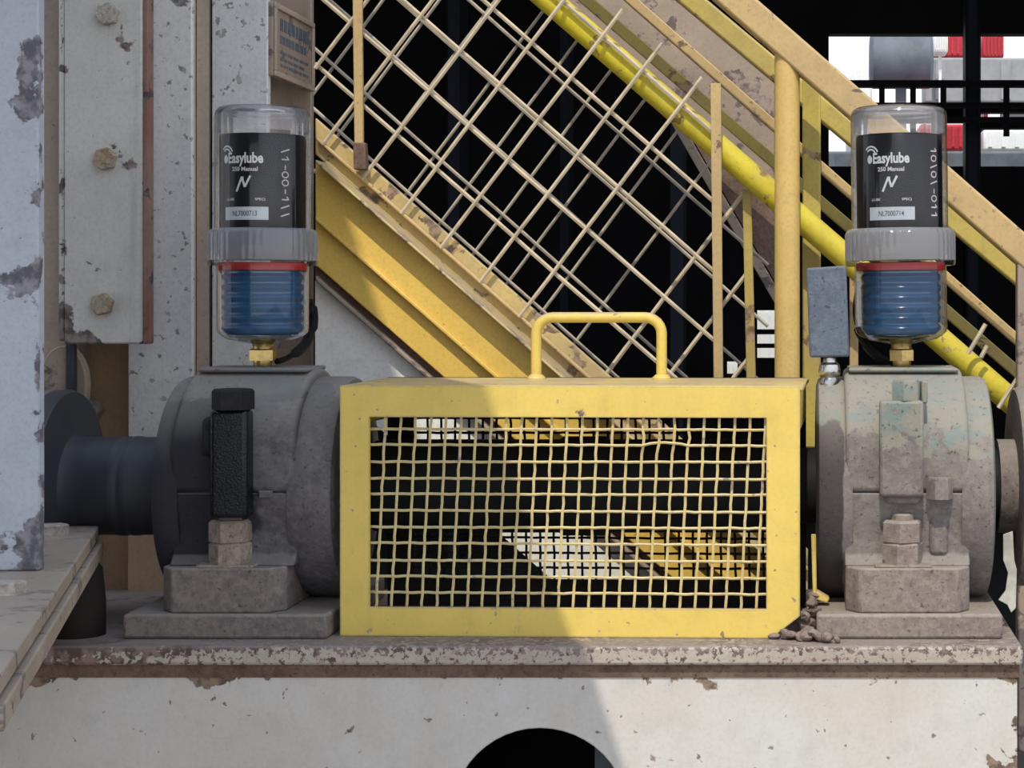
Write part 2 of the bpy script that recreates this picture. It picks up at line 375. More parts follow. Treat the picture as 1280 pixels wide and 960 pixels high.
bx(XL, XR-.006, -.036, .37, GZ, GZ+.012).build('bottom_plate', M_hall, beam)
bx(XR-.018, XR-.006, -.036, .37, GZ+.012, BT-.0235).build('end_plate', M_beam, beam)
bx(XL, XL+.012, -.036, .37, GZ+.012, BT-.0235).build('end_plate', M_beam, beam)
bx(.735, .78, .08, .10, GZ+.012, BT-.0235).build('stiffener', M_tgry, beam)

# ------------------------------------------------------------------ guard cage
guard = thing('coupling_guard', 'yellow sheet metal coupling guard with woven wire window and loop handle', 'guard', (.711, .0, BT), -math.radians(2.0))
GW, GD, GH = .289, .245, .315
ox0, ox1, oz0, oz1 = -.251, .247, .037, .275
def frame(y0, y1, cut):
    m = MB(); o_ = [(-GW, 0), (GW-(.036 if cut else 0), 0)]+([(GW, .028)] if cut else [(GW, 0.0)])+[(GW, GH), (-GW, GH)]
    i_ = [(ox0, oz0), (ox1, oz0), (ox1, oz0+.001), (ox1, oz1), (ox0, oz1)]
    if not cut: o_[1] = (GW-.0005, 0)
    n = 5; v = [(x, y, z) for y in (y0, y1) for x, z in o_]+[(x, y, z) for y in (y0, y1) for x, z in i_]; f = []
    for k in range(n):
        j = (k+1) % n
        f += [(k, j, 2*n+j, 2*n+k), (n+k, 3*n+k, 3*n+j, n+j), (k, n+k, n+j, j), (2*n+k, 2*n+j, 3*n+j, 3*n+k)]
    return m.add(v, f)
frame(0, .005, True).build('front_frame', M_yel, guard, .0012, local=True)
frame(GD-.005, GD, False).build('rear_frame', M_dkbrown, guard, .0012, local=True)
bx(-GW, GW+.004, .0051, GD-.0051, GH-.006, GH-.0005).build('top_plate', M_yel, guard, .001, local=True)
for sgn in (-1, 1):
    x0, x1 = sorted((sgn*GW, sgn*(GW-.005)))
    m = MB().box(x0, x1, .0051, GD-.0051, GH-.055, GH-.0062)
    m.box(x0, x1, .0051, .010, .03, GH-.055)
    m.build('side_frame', M_yel, guard, local=True)
def crimp(a, b, pitch, phase, amp, fn=None, jit=0.0):
    a, b = Vector(a), Vector(b); L = (b-a).length; k = max(4, int(L/pitch*2)); pts = []
    for i in range(k+1):
        t = i/k; p = a.lerp(b, t); p.y += amp*math.cos(PI*(t*L/pitch)+phase)
        p += Vector((random.uniform(-jit, jit), 0, random.uniform(-jit, jit)))
        if fn: p = fn(p)
        pts.append(p)
    return pts
def dent(p):                                   # the bent wire near the upper right
    d = math.hypot((p.x-.118)/.032, (p.z-.246)/.016)
    if d < 1: p = p+Vector((.002, -.003, .007*(1-d)))
    return p
PIT = .0206
for (yy, nm, mt, slant) in ((.0085, 'mesh_wire', M_wire, -.0125), (GD-.010, 'rear_mesh_wire', M_dkbrown, .004)):
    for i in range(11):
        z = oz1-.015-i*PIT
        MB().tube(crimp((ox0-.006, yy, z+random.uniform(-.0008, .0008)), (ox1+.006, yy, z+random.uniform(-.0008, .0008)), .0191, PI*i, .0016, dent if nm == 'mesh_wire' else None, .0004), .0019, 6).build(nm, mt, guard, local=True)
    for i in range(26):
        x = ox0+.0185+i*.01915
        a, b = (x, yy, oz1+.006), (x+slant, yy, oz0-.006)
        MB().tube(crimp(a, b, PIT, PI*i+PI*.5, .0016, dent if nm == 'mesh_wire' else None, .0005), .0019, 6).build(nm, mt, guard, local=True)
# handle
hp = []; hx0, hx1, hz, hy, hr = -.0755, .095, GH+.083, .20, .022
hp += [(hx0, hy, GH-.001), (hx0, hy, GH+.03)]
for k in range(7): a = PI-k*PI/12; hp.append((hx0+hr+hr*math.cos(a), hy, hz-hr+hr*math.sin(a)))
for k in range(7): a = PI/2-k*PI/12; hp.append((hx1-hr+hr*math.cos(a), hy, hz-hr+hr*math.sin(a)))
hp += [(hx1, hy, GH+.03), (hx1, hy, GH-.001)]
MB().tube(hp, .0072, 12).build('handle', M_yel, guard, local=True)
for x in (hx0, hx1): MB().lathe([(.013, GH-.001), (.0125, GH+.002), (.008, GH+.006)], (x, hy, 0), n=16).build('weld_collar', M_yel, guard, local=True)

# ------------------------------------------------------------------ shaft line
YA, ZA = .16, .337
shaft = thing('drive_shaft', 'dark shaft with flared flange running through both bearing housings', 'shaft', (.64, YA, ZA))
MB().lathe([(.050, -.28), (.050, 1.42)], (0, YA, ZA), 'X', 40).build('shaft_core', M_coup, shaft)
prof = [(.052, .004), (.125, .004), (.128, .008), (.128, .024), (.125, .030), (.112, .031), (.080, .032), (.070, .036), (.066, .044), (.065, .056), (.065, .094), (.0660, .096), (.0660, .106), (.0645, .108), (.0645, .112), (.0660, .114), (.0660, .122), (.065, .124), (.065, .19), (.052, .19)]
MB().lathe(prof, (0, YA, ZA), 'X', 56, closed=True).build('flared_sleeve', M_shaft, shaft)
MB().lathe([(.051, .432), (.060, .435), (.062, .45), (.062, .68), (.066, .685), (.066, .74), (.062, .745), (.062, .96), (.060, .985), (.051, .985)], (0, YA, ZA), 'X', 48, closed=True).build('coupling', M_coup, shaft)
MB().lathe([(.051, 1.262), (.062, 1.262), (.062, 1.285), (.128, 1.285), (.132, 1.29), (.132, 1.36), (.051, 1.36)], (0, YA, ZA), 'X', 56, closed=True).build('hub_disc', M_footL, shaft)

# ------------------------------------------------------------------ bearing housings
def housing(xc, label, mc, mf, side):
    """split pillow block; local x along the shaft, z up from the beam, axis at z = .174"""
    h = thing('bearing_housing', label, 'bearing housing', (xc, YA, BT))
    AZ = ZA-BT; w = .079
    plx = (-.127, .128) if side == 'l' else (-.115, .117)
    bx(*plx, -.172, .160, 0, .031).build('base_plate', mf, h, .004, local=True)
    def plan(k, yy, ch): return [(-k+ch, -yy), (k-ch, -yy), (k, -yy+ch*1.3), (k, yy), (-k, yy), (-k, -yy+ch*1.3)]
    fo = -.008 if side == 'l' else .0
    MB().prism([(x+fo, y, .031) for x, y in plan(.078, .164, .017)], (0, 0, .056)).build('foot', mf, h, .0025, local=True)
    # lower body: flat front leaning back into the bowl
    sec = [(-.142, .087), (-.128, .100), (-.128, .135), (-.140, .165), (-.140, .1785), (.140, .1785), (.140, .165), (.126, .13), (.124, .104), (.150, .087)]
    MB().prism([(-w, y, z) for y, z in sec], (2*w, 0, 0)).build('lower_body', mc, h, .002, local=True)
    # cap: half barrel with flattened cheeks
    RC = .157; pts = [(-.141, .1797)]
    for k in range(25):
        a = PI-k*PI/24; y, z = RC*math.cos(a), AZ+RC*math.sin(a)
        if z > .19: pts.append((max(-.141, min(.141, y)), z))
    pts.append((.141, .1797))
    xs = w-.001
    MB().prism([(-xs, y, z) for y, z in pts], (2*xs, 0, 0)).build('cap', mc, h, .006, 3, local=True, smooth=30)
    MB().prism([(x, y, AZ+RC-.004) for x, y in ((-.072, -.05), (.072, -.05), (.072, .05), (-.072, .05))], (0, 0, .006)).build('grease_pad', mc, h, .003, local=True)
    bx(-w+.002, w-.002, -.138, .138, .1775, .181).build('joint_seam', M_oil, h, local=True)
    # end covers
    e = (-.104, .127) if side == 'l' else (-.114, .112)
    for sgn, L in ((-1, -e[0]), (1, e[1])):
        R2 = .146
        pr = [(.060, w-.01), (R2-.004, w-.01), (R2, w+.002), (R2, L-.010), (R2-.003, L-.003), (R2-.012, L), (.10, L+.001), (.095, L-.006), (.060, L-.006)]
        MB().lathe([(r, sgn*x) for r, x in pr], (0, 0, AZ), 'X', 56, closed=True).build('end_cover', mc, h, local=True)
    # cap bolt boss, bolt head, foot nuts
    if side == 'l':
        b0, b1, bz0, bz1, mb = -.019, .028, .150, .285, M_oil
        MB().prism([(b0, -.139, bz0), (b0, -.172, bz0), (b1, -.172, bz0), (b1, -.139, bz0)], (0, 0, bz1-bz0)).build('bolt_boss', mb, h, .006, 3, local=True)
        MB().prism([(-.036, -.120, .225), (-.036, -.150, .225), (b0, -.160, .225), (b0, -.120, .225)], (0, 0, .050)).build('boss_cheek', M_tar, h, .008, 3, local=True)
        MB().hexa((.006, -.155, bz1), .026, .026, rot=.2).build('cap_bolt', M_tar, h, local=True)
        nx = -.003
        MB().hexa((.042, -.14, .174), .010, .008).build('dowel', M_castL, h, local=True)
    else:
        b0, b1, bz0, bz1 = -.036, .019, .176, .296
        MB().prism([(b0, -.138, bz0), (b0, -.164, bz0), (b1, -.164, bz0), (b1, -.138, bz0)], (0, 0, bz1-bz0)).build('bolt_boss', mc, h, .004, 2, local=True)
        MB().prism([(b0+.004, -.12, .166), (b0+.008, -.156, .166), (b1-.004, -.156, .166), (b1, -.12, .166)], (0, 0, .012)).build('boss_foot', mc, h, .006, 3, local=True)
        MB().hexa((-.002, -.146, bz1), .019, .026, rot=.3).build('cap_bolt', mc, h, local=True)
        MB().box(.017, .025, -.148, -.12, bz1-.004, bz1+.024).build('lock_tab', mc, h, .002, local=True)
        MB().hexa((.040, -.146, .172), .017, .027, rot=.1).build('joint_bolt', mc, h, local=True)
        MB().prism([(.022, -.11, .10), (.030, -.134, .10), (.050, -.134, .10), (.060, -.11, .10)], (0, 0, .072)).build('rib', mc, h, .005, 3, local=True)
        nx = -.006
    bx(nx-.036, nx+.036, -.162, -.10, .087, .0905).build('washer', M_nut, h, .001, local=True)
    for k in range(2):
        MB().hexa((nx, -.136, .0905+k*.0275), .0265, .027, rot=.22+k*.12).build('foot_nut', M_nut if side == 'l' else mf, h, local=True)
    MB().lathe([(.0145, 0), (.0145, .006), (.012, .008)], (nx, -.136, .145), n=16).build('stud', M_nut if side == 'l' else mf, h, local=True)
    return h
XLH, XRH = .284, 1.1355
M_footR = cast('foot_pale', (.24, .20, .175), (.20, .165, .15), (.13, .105, .095), 14, dust=.6, dust_col=(.32, .28, .24))
housing(XLH, 'dark grimy bearing housing with black oily bolt boss, beside flared sleeve', M_castL, M_footL, 'l')
housing(XRH, 'dusty brownish grey bearing housing with greenish old coat on its cap', M_castR, M_footR, 'r')

# ------------------------------------------------------------------ lubricators
def text_mesh(txt, height, width=None, bold=0.0, shear=0.0):
    cu = bpy.data.curves.new('lettering', 'FONT'); cu.body = txt; cu.align_x = 'CENTER'; cu.align_y = 'CENTER'; cu.size = 1; cu.offset = bold*1.0; cu.shear = shear
    cu.resolution_u = 3
    o = bpy.data.objects.new('lettering', cu); COL.objects.link(o)
    dg = bpy.context.evaluated_depsgraph_get(); me = bpy.data.meshes.new_from_object(o.evaluated_get(dg))
    bpy.data.objects.remove(o); bpy.data.curves.remove(cu)
    v = [Vector(p.co) for p in me.vertices]; f = [tuple(p.vertices) for p in me.polygons]; bpy.data.meshes.remove(me)
    ys = [p.y for p in v]; xs = [p.x for p in v]; h = max(ys)-min(ys); w = max(xs)-min(xs)
    ky = height/h; kx = width/w if width else ky; cx, cy = (max(xs)+min(xs))/2, (max(ys)+min(ys))/2
    return [((p.x-cx)*kx, (p.y-cy)*ky) for p in v], f
def flatbar(m, a, b, w):
    (x0, z0), (x1, z1) = a, b; L = math.hypot(x1-x0, z1-z0) or 1; nx, nz = -(z1-z0)/L*w/2, (x1-x0)/L*w/2; k = len(m[0])
    m[0].extend([(x0+nx, z0+nz), (x1+nx, z1+nz), (x1-nx, z1-nz), (x0-nx, z0-nz)]); m[1].append((k, k+1, k+2, k+3)); return m
def wrap(name, vf, R, u0, z0, mat, parent, lift=.0003):
    """lay flat print on a barrel of radius R facing -y, u0 = arc offset"""
    v, f = vf; q = []
    for (x, z) in v:
        a = (x+u0)/R; q.append((math.sin(a)*(R+lift), -math.cos(a)*(R+lift), z+z0))
    me_ = MB(); me_.add(q, f); o = me_.build(name, mat, parent, local=True, smooth=0); return o
def lubricator(xc, label, code, ua, k, blue, tilt, scr):
    L = thing('grease_lubricator', label, 'lubricator', (xc, YA, ZA+.157+.002)); L.rotation_euler = (0, tilt, 0)
    # fitting
    ft = MB().hexa((0, 0, .008), .018, .016, n=6, rot=.5).build('fitting', M_brass, L, local=True)
    MB().lathe([(.0115, -.001), (.0125, .004), (.0125, .009), (.011, .010)], n=24).build('fitting_base', M_brass, ft, local=True)
    MB().lathe([(.013, .0235), (.013, .028), (.016, .034), (.016, .037)], n=24).build('nozzle', M_brass, ft, local=True)
    r = .0597*k; t = .002
    lo = [(.014, .030), (.046*k, .0365), (r-.006, .041), (r-.001, .046), (r, .052), (r, .134)]
    MB().open_lathe(lo, (0, 0, 0), 56).build('lower_shell', M_clear, L, local=True)
    # ribbed bellows full of blue grease
    pr = [(.0, .0425), (.045, .0425), (.050, .046)]
    for i in range(6): z = .046+i*.0135; pr += [(.0505, z+.001), (.0525, z+.003), (.0535, z+.006), (.0520, z+.009), (.0495, z+.0108), (.0495, z+.0125)]
    pr += [(.051, .1275), (0, .1275)]
    MB().lathe(pr, n=48).build('grease_bellows', blue, L, local=True)
    MB().lathe([(.0535, .1275), (.0572*k, .1285), (.0575*k, .1375), (.0535, .1385)], n=56).build('seal_ring', M_redr, L, local=True)
    # knurled ring
    nn = 192; kn = lambda i: 1.0+(.011 if i % 4 < 2 else 0)
    rr = .0715*k
    MB().open_lathe([(r-.001, .134), (rr-.001, .134), (rr, .138), (rr, .141)], (0, 0, 0), 64).build('ring_lip', M_clear, L, local=True)
    rg = MB().open_lathe([(rr-.0008, .1412), (rr-.0008, .176), (rr-.004, .1815), (.0635*k, .1835)], (0, 0, 0), nn, kn).build('clamp_ring', M_cap, L, local=True)
    ru = .0625*k; HT = .345
    up = [(ru, .150), (ru, HT-.012), (ru-.0015, HT-.006), (ru-.006, HT-.001), (ru-.010, HT), (.002, HT+.001)]
    MB().open_lathe(up, (0, 0, 0), 64).build('upper_shell', M_clear, L, local=True)
    MB().lathe([(ru-.012, HT-.003), (ru-.004, HT-.003), (ru-.003, HT-.007), (ru-.005, HT-.010), (ru-.012, HT-.006)], n=56, closed=True).build('top_rim', M_lip, L, local=True)
    MB().open_lathe([(ru-.0035, HT-.033), (ru-.0035, HT-.010)], (0, 0, 0), nn, lambda i: 1-(.010 if i % 8 < 4 else 0)).build('top_grip', M_cap, L, local=True)
    RP = .0555*k
    pk = MB().lathe([(.040, .142), (RP-.002, .142), (RP, .145), (RP, .305), (RP-.002, .3075), (.010, .308)], n=56).build('battery_pack', M_pack, L, local=True)
    # print
    def pr_(vf, u, z, mat, nm='lettering', R_=RP, par=pk): return wrap(nm, vf, R_, u+ua, z, mat, par)
    pr_(text_mesh('Easylube', .0185, .0500, .032), .000, .2725, M_ink)
    pr_(text_mesh('250 Manual', .0058, .036, .03), .000, .2600, M_pink)
    N = ([], [])
    for a, b in (((-.011, -.010), (-.003, .009)), ((-.003, .009), (.001, -.004)), ((.001, -.004), (.0085, .0105)), ((-.0045, .008), (-.0005, .008))): flatbar(N, a, b, .0030)
    pr_(N, .000, .2405, M_ink, 'emblem')
    pr_(text_mesh('(LUBE', .0042, .013, .02), -.021, .2200, M_pink); pr_(text_mesh('SPEC)', .0042, .013, .02), .021, .2200, M_pink)
    lb = ([(-.0315, -.0085), (0, -.0085), (.0315, -.0085), (.0315, .0085), (0, .0085), (-.0315, .0085)], [(0, 1, 4, 5), (1, 2, 3, 4)])
    nq = 12; lb = ([(-.0315+.063*i/nq, z) for z in (-.0085, .0085) for i in range(nq+1)], [(i, i+1, nq+2+i, nq+1+i) for i in range(nq)])
    pr_(lb, 0, .2020, M_label, 'label')
    wrap('label_code', text_mesh(code, .0068, .034, .01), RP, ua, .2020, M_dark, pk, .0006)
    ic = ([], [])
    for q, rad in enumerate((.0035, .0075, .0115)):           # radiating signal marks
        for c0, s_ in ((-.004, 1),):
            prev = None
            for i in range(7):
                a = math.radians(20+i*20); p = (rad*math.cos(a), rad*math.sin(a))
                if prev and q: flatbar(ic, prev, p, .0022)
                prev = p
    pr_(ic, -.0285, .2790, M_ink, 'signal_mark')
    dot = ([(.0042*math.cos(2*PI*i/14)*(1 if math.sin(2*PI*i/14) < .6 else .7), .0058*math.sin(2*PI*i/14)) for i in range(14)], [tuple(range(14))])
    pr_(dot, -.0305, .2735, M_ink, 'emblem')
    # marker pen scribble up the side of the shell
    rnd = random.Random(scr); sc_ = ([], [])
    z = .196; x = 0
    while z < .282:
        kind = rnd.choice('oli-')
        if kind == 'o':
            pv = None
            for i in range(9):
                a = i*PI/4; p = (.0045*math.cos(a), z+.004+.004*math.sin(a))
                if pv: flatbar(sc_, pv, p, .0016)
                pv = p
        elif kind == 'l': flatbar(sc_, (-.006, z+.002), (.006, z+.006), .0017)
        elif kind == 'i': flatbar(sc_, (-.005, z+.003), (.005, z+.003), .0017); flatbar(sc_, (.005, z+.003), (.002, z+.007), .0016)
        else: flatbar(sc_, (0, z), (0, z+.006), .0018)
        z += .0105
    wrap('handwriting', sc_, ru, .046, 0, M_scr, L, .0005)
    return L
M_blue2 = plain('blue_bellows_lit', (.07, .19, .34), .3, 0, .35, 14, .05)
lubricator(XLH, 'clear automatic grease lubricator on the dark grimy bearing housing', 'NL7000713', -.0095, 1.0, M_blue, 0, 3)
lubricator(XRH, 'clear automatic grease lubricator on the dusty greenish bearing housing', 'NL7000714', -.0145, 1.03, M_blue, -.012, 5)

def smooth_path(pts, n=6):
    pts = [Vector(p) for p in pts]; out = []
    for i in range(len(pts)-1):
        p0, p1, p2, p3 = pts[max(i-1, 0)], pts[i], pts[i+1], pts[min(i+2, len(pts)-1)]
        for k in range(n):
            t = k/n; out.append(.5*((2*p1)+(p2-p0)*t+(2*p0-5*p1+4*p2-p3)*t*t+(3*p1-p0-3*p2+p3)*t**3))
    return out+[pts[-1]]
ca = MB().tube(smooth_path([P(346, 452, .165), P(362, 446, .20), P(383, 428, .235), P(389, 400, .245), P(386, 376, .235)]), [.004]*8+[.007]*8+[.010]*6+[.007]*3, 8)
tag(ca.build('cable', M_black), 'black cable curling up behind lubricator on grimy housing', 'cable')
ca = MB().tube(smooth_path([P(1122, 453, .165), P(1100, 446, .17), P(1082, 428, .18), P(1071, 408, .19), P(1068, 384, .20), P(1073, 352, .21)]), [.006]*6+[.008]*6+[.006]*6+[.0025]*13, 8)
tag(ca.build('cable', M_black), 'black cable looping beside blue bellows of lubricator near slate block', 'cable')

# slate block on its chrome stem
sb = thing('sensor_block', 'flat slate grey metal block standing on a chrome round fitting', 'block', (PX(1037, .12), .12, PZ(482, .12)))
MB().prism([P(1008, 335, .105), P(1058, 332, .105), P(1062, 446, .105), P(1012, 447, .105)], (0, .03, 0)).build('block', M_slate, sb, .003)
b = P(1037, 447, .12)
MB().lathe([(.008, 0), (.009, -.006), (.013, -.009), (.0145, -.016), (.0145, -.022), (.0115, -.026), (.013, -.030), (.013, -.0365)], b, n=24).build('stem', M_chrome, sb)

# ------------------------------------------------------------------ left steelwork
fc = thing('front_column', 'bluish white steel column flange with chipped dark edge', 'column', (.1, -.3, .289))
xr = PX(48, -.3)
bx(-.35, xr, -.3, -.282, .2895, 1.6).build('flange', M_white, fc, .002)
bx(-.16, -.145, -.282, -.05, .2895, 1.6).build('web', M_white, fc)
jt = thing('flange_joint', 'two bolted worn steel plates jutting past the white column', 'plate joint', (0, -.2, GZ))
def jp(z0, z1, d): return MB().prism([(-.6, .115, z0), (.081+d, .115, z0), (.086+d, .10, z0), (.372+d, -.90, z0), (-.6, -.90, z0)], (0, 0, z1-z0))
jp(.272, .289, 0).build('upper_plate', M_plate, jt, .002)
jp(.249, .269, .006).build('lower_plate', M_plate, jt, .002)
jp(.268, .273, -.012).build('gasket_gap', M_rust, jt)
bx(-.35, -.33, -.88, .10, GZ, .249).build('web', M_plate, jt)
for (px, py) in ((66, 668), (8, 742)):
    s = .301/((py-370)/1000); y = (s-1)*D
    m = MB().hexa((PX(px, y), y, .289), .019, .013, rot=.3); m.build('bolt', M_bolt, jt)
    MB().hexa((PX(px, y), y, .249), .018, .02, (0, 0, -1), rot=.3).build('nut', M_rust, jt)
MB().lathe([(.020, 0), (.030, -.01), (.034, -.05), (.034, -.10), (.026, -.115)], P(97, 700, .02), n=24).build('bolt_sleeve', M_dkbrown, jt)

sp_ = thing('splice_plate', 'tall pale grey splice plate with three hex bolts and reddish edge', 'plate', (.02, .30, .52))
x0, x1, z0 = PX(80, .30), PX(178, .30), PZ(430, .30)
MB().prism([(x0, .30, z0), (x1, .30, z0), (x1, .30, 1.45), (x0, .30, 1.45)], (0, .022, 0)).build('plate', M_splice, sp_, .003)
bx(x1, PX(185, .30), .301, .325, z0, 1.45).build('edge_strip', M_red, sp_, .002)
bx(PX(72, .30), x0, .302, .326, z0+.004, 1.45).build('edge_flange', M_splice, sp_, .003)
for (px, py, mt) in ((136, 18, M_bolt), (133, 199, M_boltr), (129, 380, M_boltr)):
    MB().lathe([(.0165, 0), (.0165, .002)], (0, 0, 0), n=20)
    MB().hexa(P(px, py, .30), .0165, .012, (0, -1, 0), rot=.25).build('bolt', mt, sp_)
bk = bx(PX(20, .36), PX(82, .36), .36, .46, GZ, 1.6).build('tan_column', M_tan, None, .003); tag(bk, 'tan brown column edge between white column and splice plate', 'column')
bw = bx(PX(60, .47), PX(205, .47), .47, .50, GZ, PZ(380, .47)).build('brown_panel', M_brown, None, .002); tag(bw, 'brown painted steel panel behind the dark flared sleeve', 'panel')
rb = bx(PX(165, .455), PX(169, .455), .455, .47, PZ(510, .455), PZ(430, .455)).build('seam_bar', M_rust); tag(rb, 'thin dark vertical bar on the brown panel', 'bar')
tb = tag(bx(PX(174, .40), PX(204, .40), .40, .465, GZ, PZ(668, .40)).build('tan_post', M_brown, None, .002), 'short ochre brown post below the dark sleeve', 'post')
hb = thing('pivot_hub', 'small round greyish hub with nut behind the flared sleeve', 'hub', P(80, 480, .34))
MB().lathe([(.030, -.07), (.030, -.02)], P(80, 478, .34), 'X', 32)
MB().prism([P(78+30*math.cos(2*PI*k/28), 482+50*math.sin(2*PI*k/28), .34) for k in range(28)], (0, .02, 0)).build('disc', M_plate, hb, .002)
pbox(81, 92, 430, 500, .325, .34).build('rod', M_shaft, hb, .002)
MB().hexa(P(117, 512, .465), .017, .022, (0, -1, 0)).build('nut', M_bolt, hb)
MB().lathe([(.024, 0), (.024, .004)], (0, 0, 0), n=20)
# two columns behind the lubricator
c1 = thing('grey_column', 'pale grey speckled column with tan side face beside splice plate', 'column', (.08, .42, GZ))
xa, xb = PX(160, .38), PX(240, .38)
bx(xa, xb, .38, .392, GZ+1.02, 1.6).build('flange', M_grey, c1, .002)
bx(xa+.01, xb-.0005, .3921, .465, GZ+1.02, 1.6).build('side_plate', M_tan, c1, .002)
bx(xa, xb, .38, .465, GZ, GZ+1.02).build('pedestal', M_brown, c1)
c2 = thing('tall_column', 'pale grey speckled wide flange column carrying the nameplate', 'column', (.18, .53, GZ))
bx(.142, .224, .40, .416, GZ, 1.6).build('flange', M_grey, c2, .002)
bx(.165, .178, .416, .640, GZ, 1.6).build('web', M_tan, c2)
bx(.142, .2265, .640, .656, GZ, 1.6).build('flange', M_tan, c2, .002)
bx(.1205, .138, .399, .41, GZ, 1.6).build('gap_strip', M_tan, c2)
np_ = thing('nameplate', 'small framed grey nameplate with blue printing on speckled column', 'nameplate', (.226, .51, .966))
bx(.222, .231, .402, .632, .912, 1.02).build('holder', M_plate, np_, .002)
m = MB().box(.2312, .235, .404, .630, .912, .920).box(.2312, .235, .404, .630, 1.012, 1.02).box(.2312, .235, .404, .414, .920, 1.012).box(.2312, .235, .620, .630, .920, 1.012)
m.build('frame', M_tan, np_, .001)
m = MB()
rnd = random.Random(4)
for (z, h, a, b) in ((.992, .018, .44, .60), (.970, .012, .44, .585), (.951, .004, .44, .60), (.941, .004, .44, .58), (.932, .004, .44, .60)):
    y = a
    while y < b: w = rnd.uniform(.012, .03); m.box(.2311, .2316, y, min(y+w, b), z-h/2, z+h/2); y += w+.006
m.build('printing', M_slate, np_)

# ------------------------------------------------------------------ staircase
YS = .50; SL = .872
st = thing('stair_stringer', 'sloping yellow channel stringer of staircase with dusty top angle', 'stringer', P(560, 380, YS))
def band(x0, y0, x1, y1, dy0, dy1, y, dep): 
    """sloping plate between two parallels shifted vertically by dy0, dy1 px"""
    return quadbar((x0, y0+dy0), (x1, y1+dy0), (x1, y1+dy1), (x0, y0+dy1), y, dep)
X0, X1 = 394, 1010
yb = lambda x: 260+(x-459)*.877          # upper edge of the web
band(X0, yb(X0), X1, yb(X1), 0, 70, YS, .012).build('upper_web', M_strg, st, .002)
band(X0, yb(X0), X1, yb(X1), 72, 128, YS+.012, .012).build('lower_web', M_strg, st, .002)
band(X0, yb(X0), X1, yb(X1), 66, 73, YS-.006, .02).build('web_rib', M_strg, st, .002)
band(X0, yb(X0), X1, yb(X1), -4, 1, YS-.035, .16).build('top_flange', M_dusty, st, .002)
band(X0, yb(X0), X1, yb(X1), -56, -10, YS+.05, .012).build('toe_angle', M_dusty, st, .002)
band(X0, yb(X0), X1, yb(X1), -34, -28, YS+.036, .014).build('angle_lip', M_beige, st, .002)
band(X0, yb(X0), X1, yb(X1), 128, 143, YS+.03, .02).build('soffit_gap', M_rust, st)
band(X0, yb(X0), X1, yb(X1), 141, 148, YS+.01, .03).build('lower_lip', M_plate, st, .002)
sk = band(X0, yb(X0), 870, yb(870), 148, 262, YS+.035, .01).build('skirt_panel', M_panel); tag(sk, 'plain greyish white sloping panel under the yellow stringer', 'panel')

def clip_line(x0, y0, x1, y1): return (x0, y0, x1, y1)
near = thing('stair_mesh', 'coarse diagonal wire mesh panel with flat bar posts on the staircase', 'mesh panel', P(640, 300, YS))
def wire(panel, a, b, y, r, mt, jit=.0008):
    A, B = P(*a, y), P(*b, y); k = 6; pts = [A.lerp(B, i/k)+Vector((0, random.uniform(-jit, jit), random.uniform(-jit, jit)))*(0 < i < k) for i in range(k+1)]
    MB().tube(pts, r, 6).build('wire', mt, panel)
def y_str(x): return yb(x)-30            # mesh foot line on the stringer
for c0 in (172, 83, -3, -90, -176):        # wires along the slope: height at x = 500
    a = (394, c0-106*SL); xe = 898
    b = (xe, c0+(xe-500)*SL)
    if b[1] > 475: b = (500+(475-c0)/SL, 475)
    wire(near, a, b, YS+.044, .0036, M_swire)
for k in range(-6, 6):                     # wires across the slope: x at height 130
    xc_ = 688+82*k; sl = -1.31
    # foot: y = yb(x)-30 ; y = 130+sl*(x-xc)
    xf = (130-sl*xc_-260+459*.877+30)/(.877-sl); yf = y_str(xf)
    xt = (130-sl*xc_-11+778*.86)/(.86-sl); yt = 11+(xt-778)*.86
    if xt < 396: continue
    if xf < 394: xf, yf = 394, 130+sl*(394-xc_)
    if xf > 898: yf = 130+sl*(898-xc_); xf = 898
    if xt > 898: continue
    if yf > 476: xf, yf = xc_+(476-130)/sl, 476
    wire(near, (xf, yf), (xt, yt), YS+.0365, .0034, M_swire)
for xc_ in (1015, 1095, 1178):             # part wires crossing toward the posts
    sl = -1.31; a = (xc_+(475-130)/sl, 475); b = (938, 130+sl*(938-xc_))
    if b[1] < 475 and b[1] > 0: wire(near, a if a[0] < 938 else b, b, YS+.101, .0036, M_swire)
quadbar((440, -60), (452, -60), (454, 200), (443, 200), YS+.025, .008).build('flat_bar', M_beige, near, .001)
quadbar((888, 104), (901, 104), (904, 480), (892, 480), YS+.025, .008).build('flat_bar', M_beige, near, .001)
quadbar((928, 236), (939, 240), (945, 480), (933, 480), YS+.09, .008).build('flat_bar', M_olive, near, .001)
quadbar((441, 178), (456, 178), (458, 212), (442, 212), YS+.02, .02).build('clip', M_rust, near, .002)
far = thing('stair_mesh', 'thinner diagonal wire mesh panel on the far side of the staircase', 'mesh panel', P(640, 300, 1.0))
YR = 1.0
for c0 in (308, 231, 155, 78, 1, -76):
    a = (380, c0-120*.885); xe = 960; b = (xe, c0+(xe-500)*.885)
    if b[1] > 500: b = (500+(500-c0)/.885, 500)
    wire(far, a, b, YR, .0034, M_swire2)
for k in range(-3, 8):
    xc_ = 592+70*k; sl = -1.335; yf = lambda x: yb(x)-18
    xf = (130-sl*xc_-260+459*.877+30)/(.877-sl); ytop = lambda x: (x-662)*.866-10
    xt = (130-sl*xc_+662*.866+10)/(.866-sl)
    f_ = (xf, y_str(xf))
    if f_[1] > 500: f_ = (xc_+(500-130)/sl, 500)
    if xt < 970: wire(far, f_, (xt, 130+sl*(xt-xc_)), YR+.007, .0032, M_swire2)
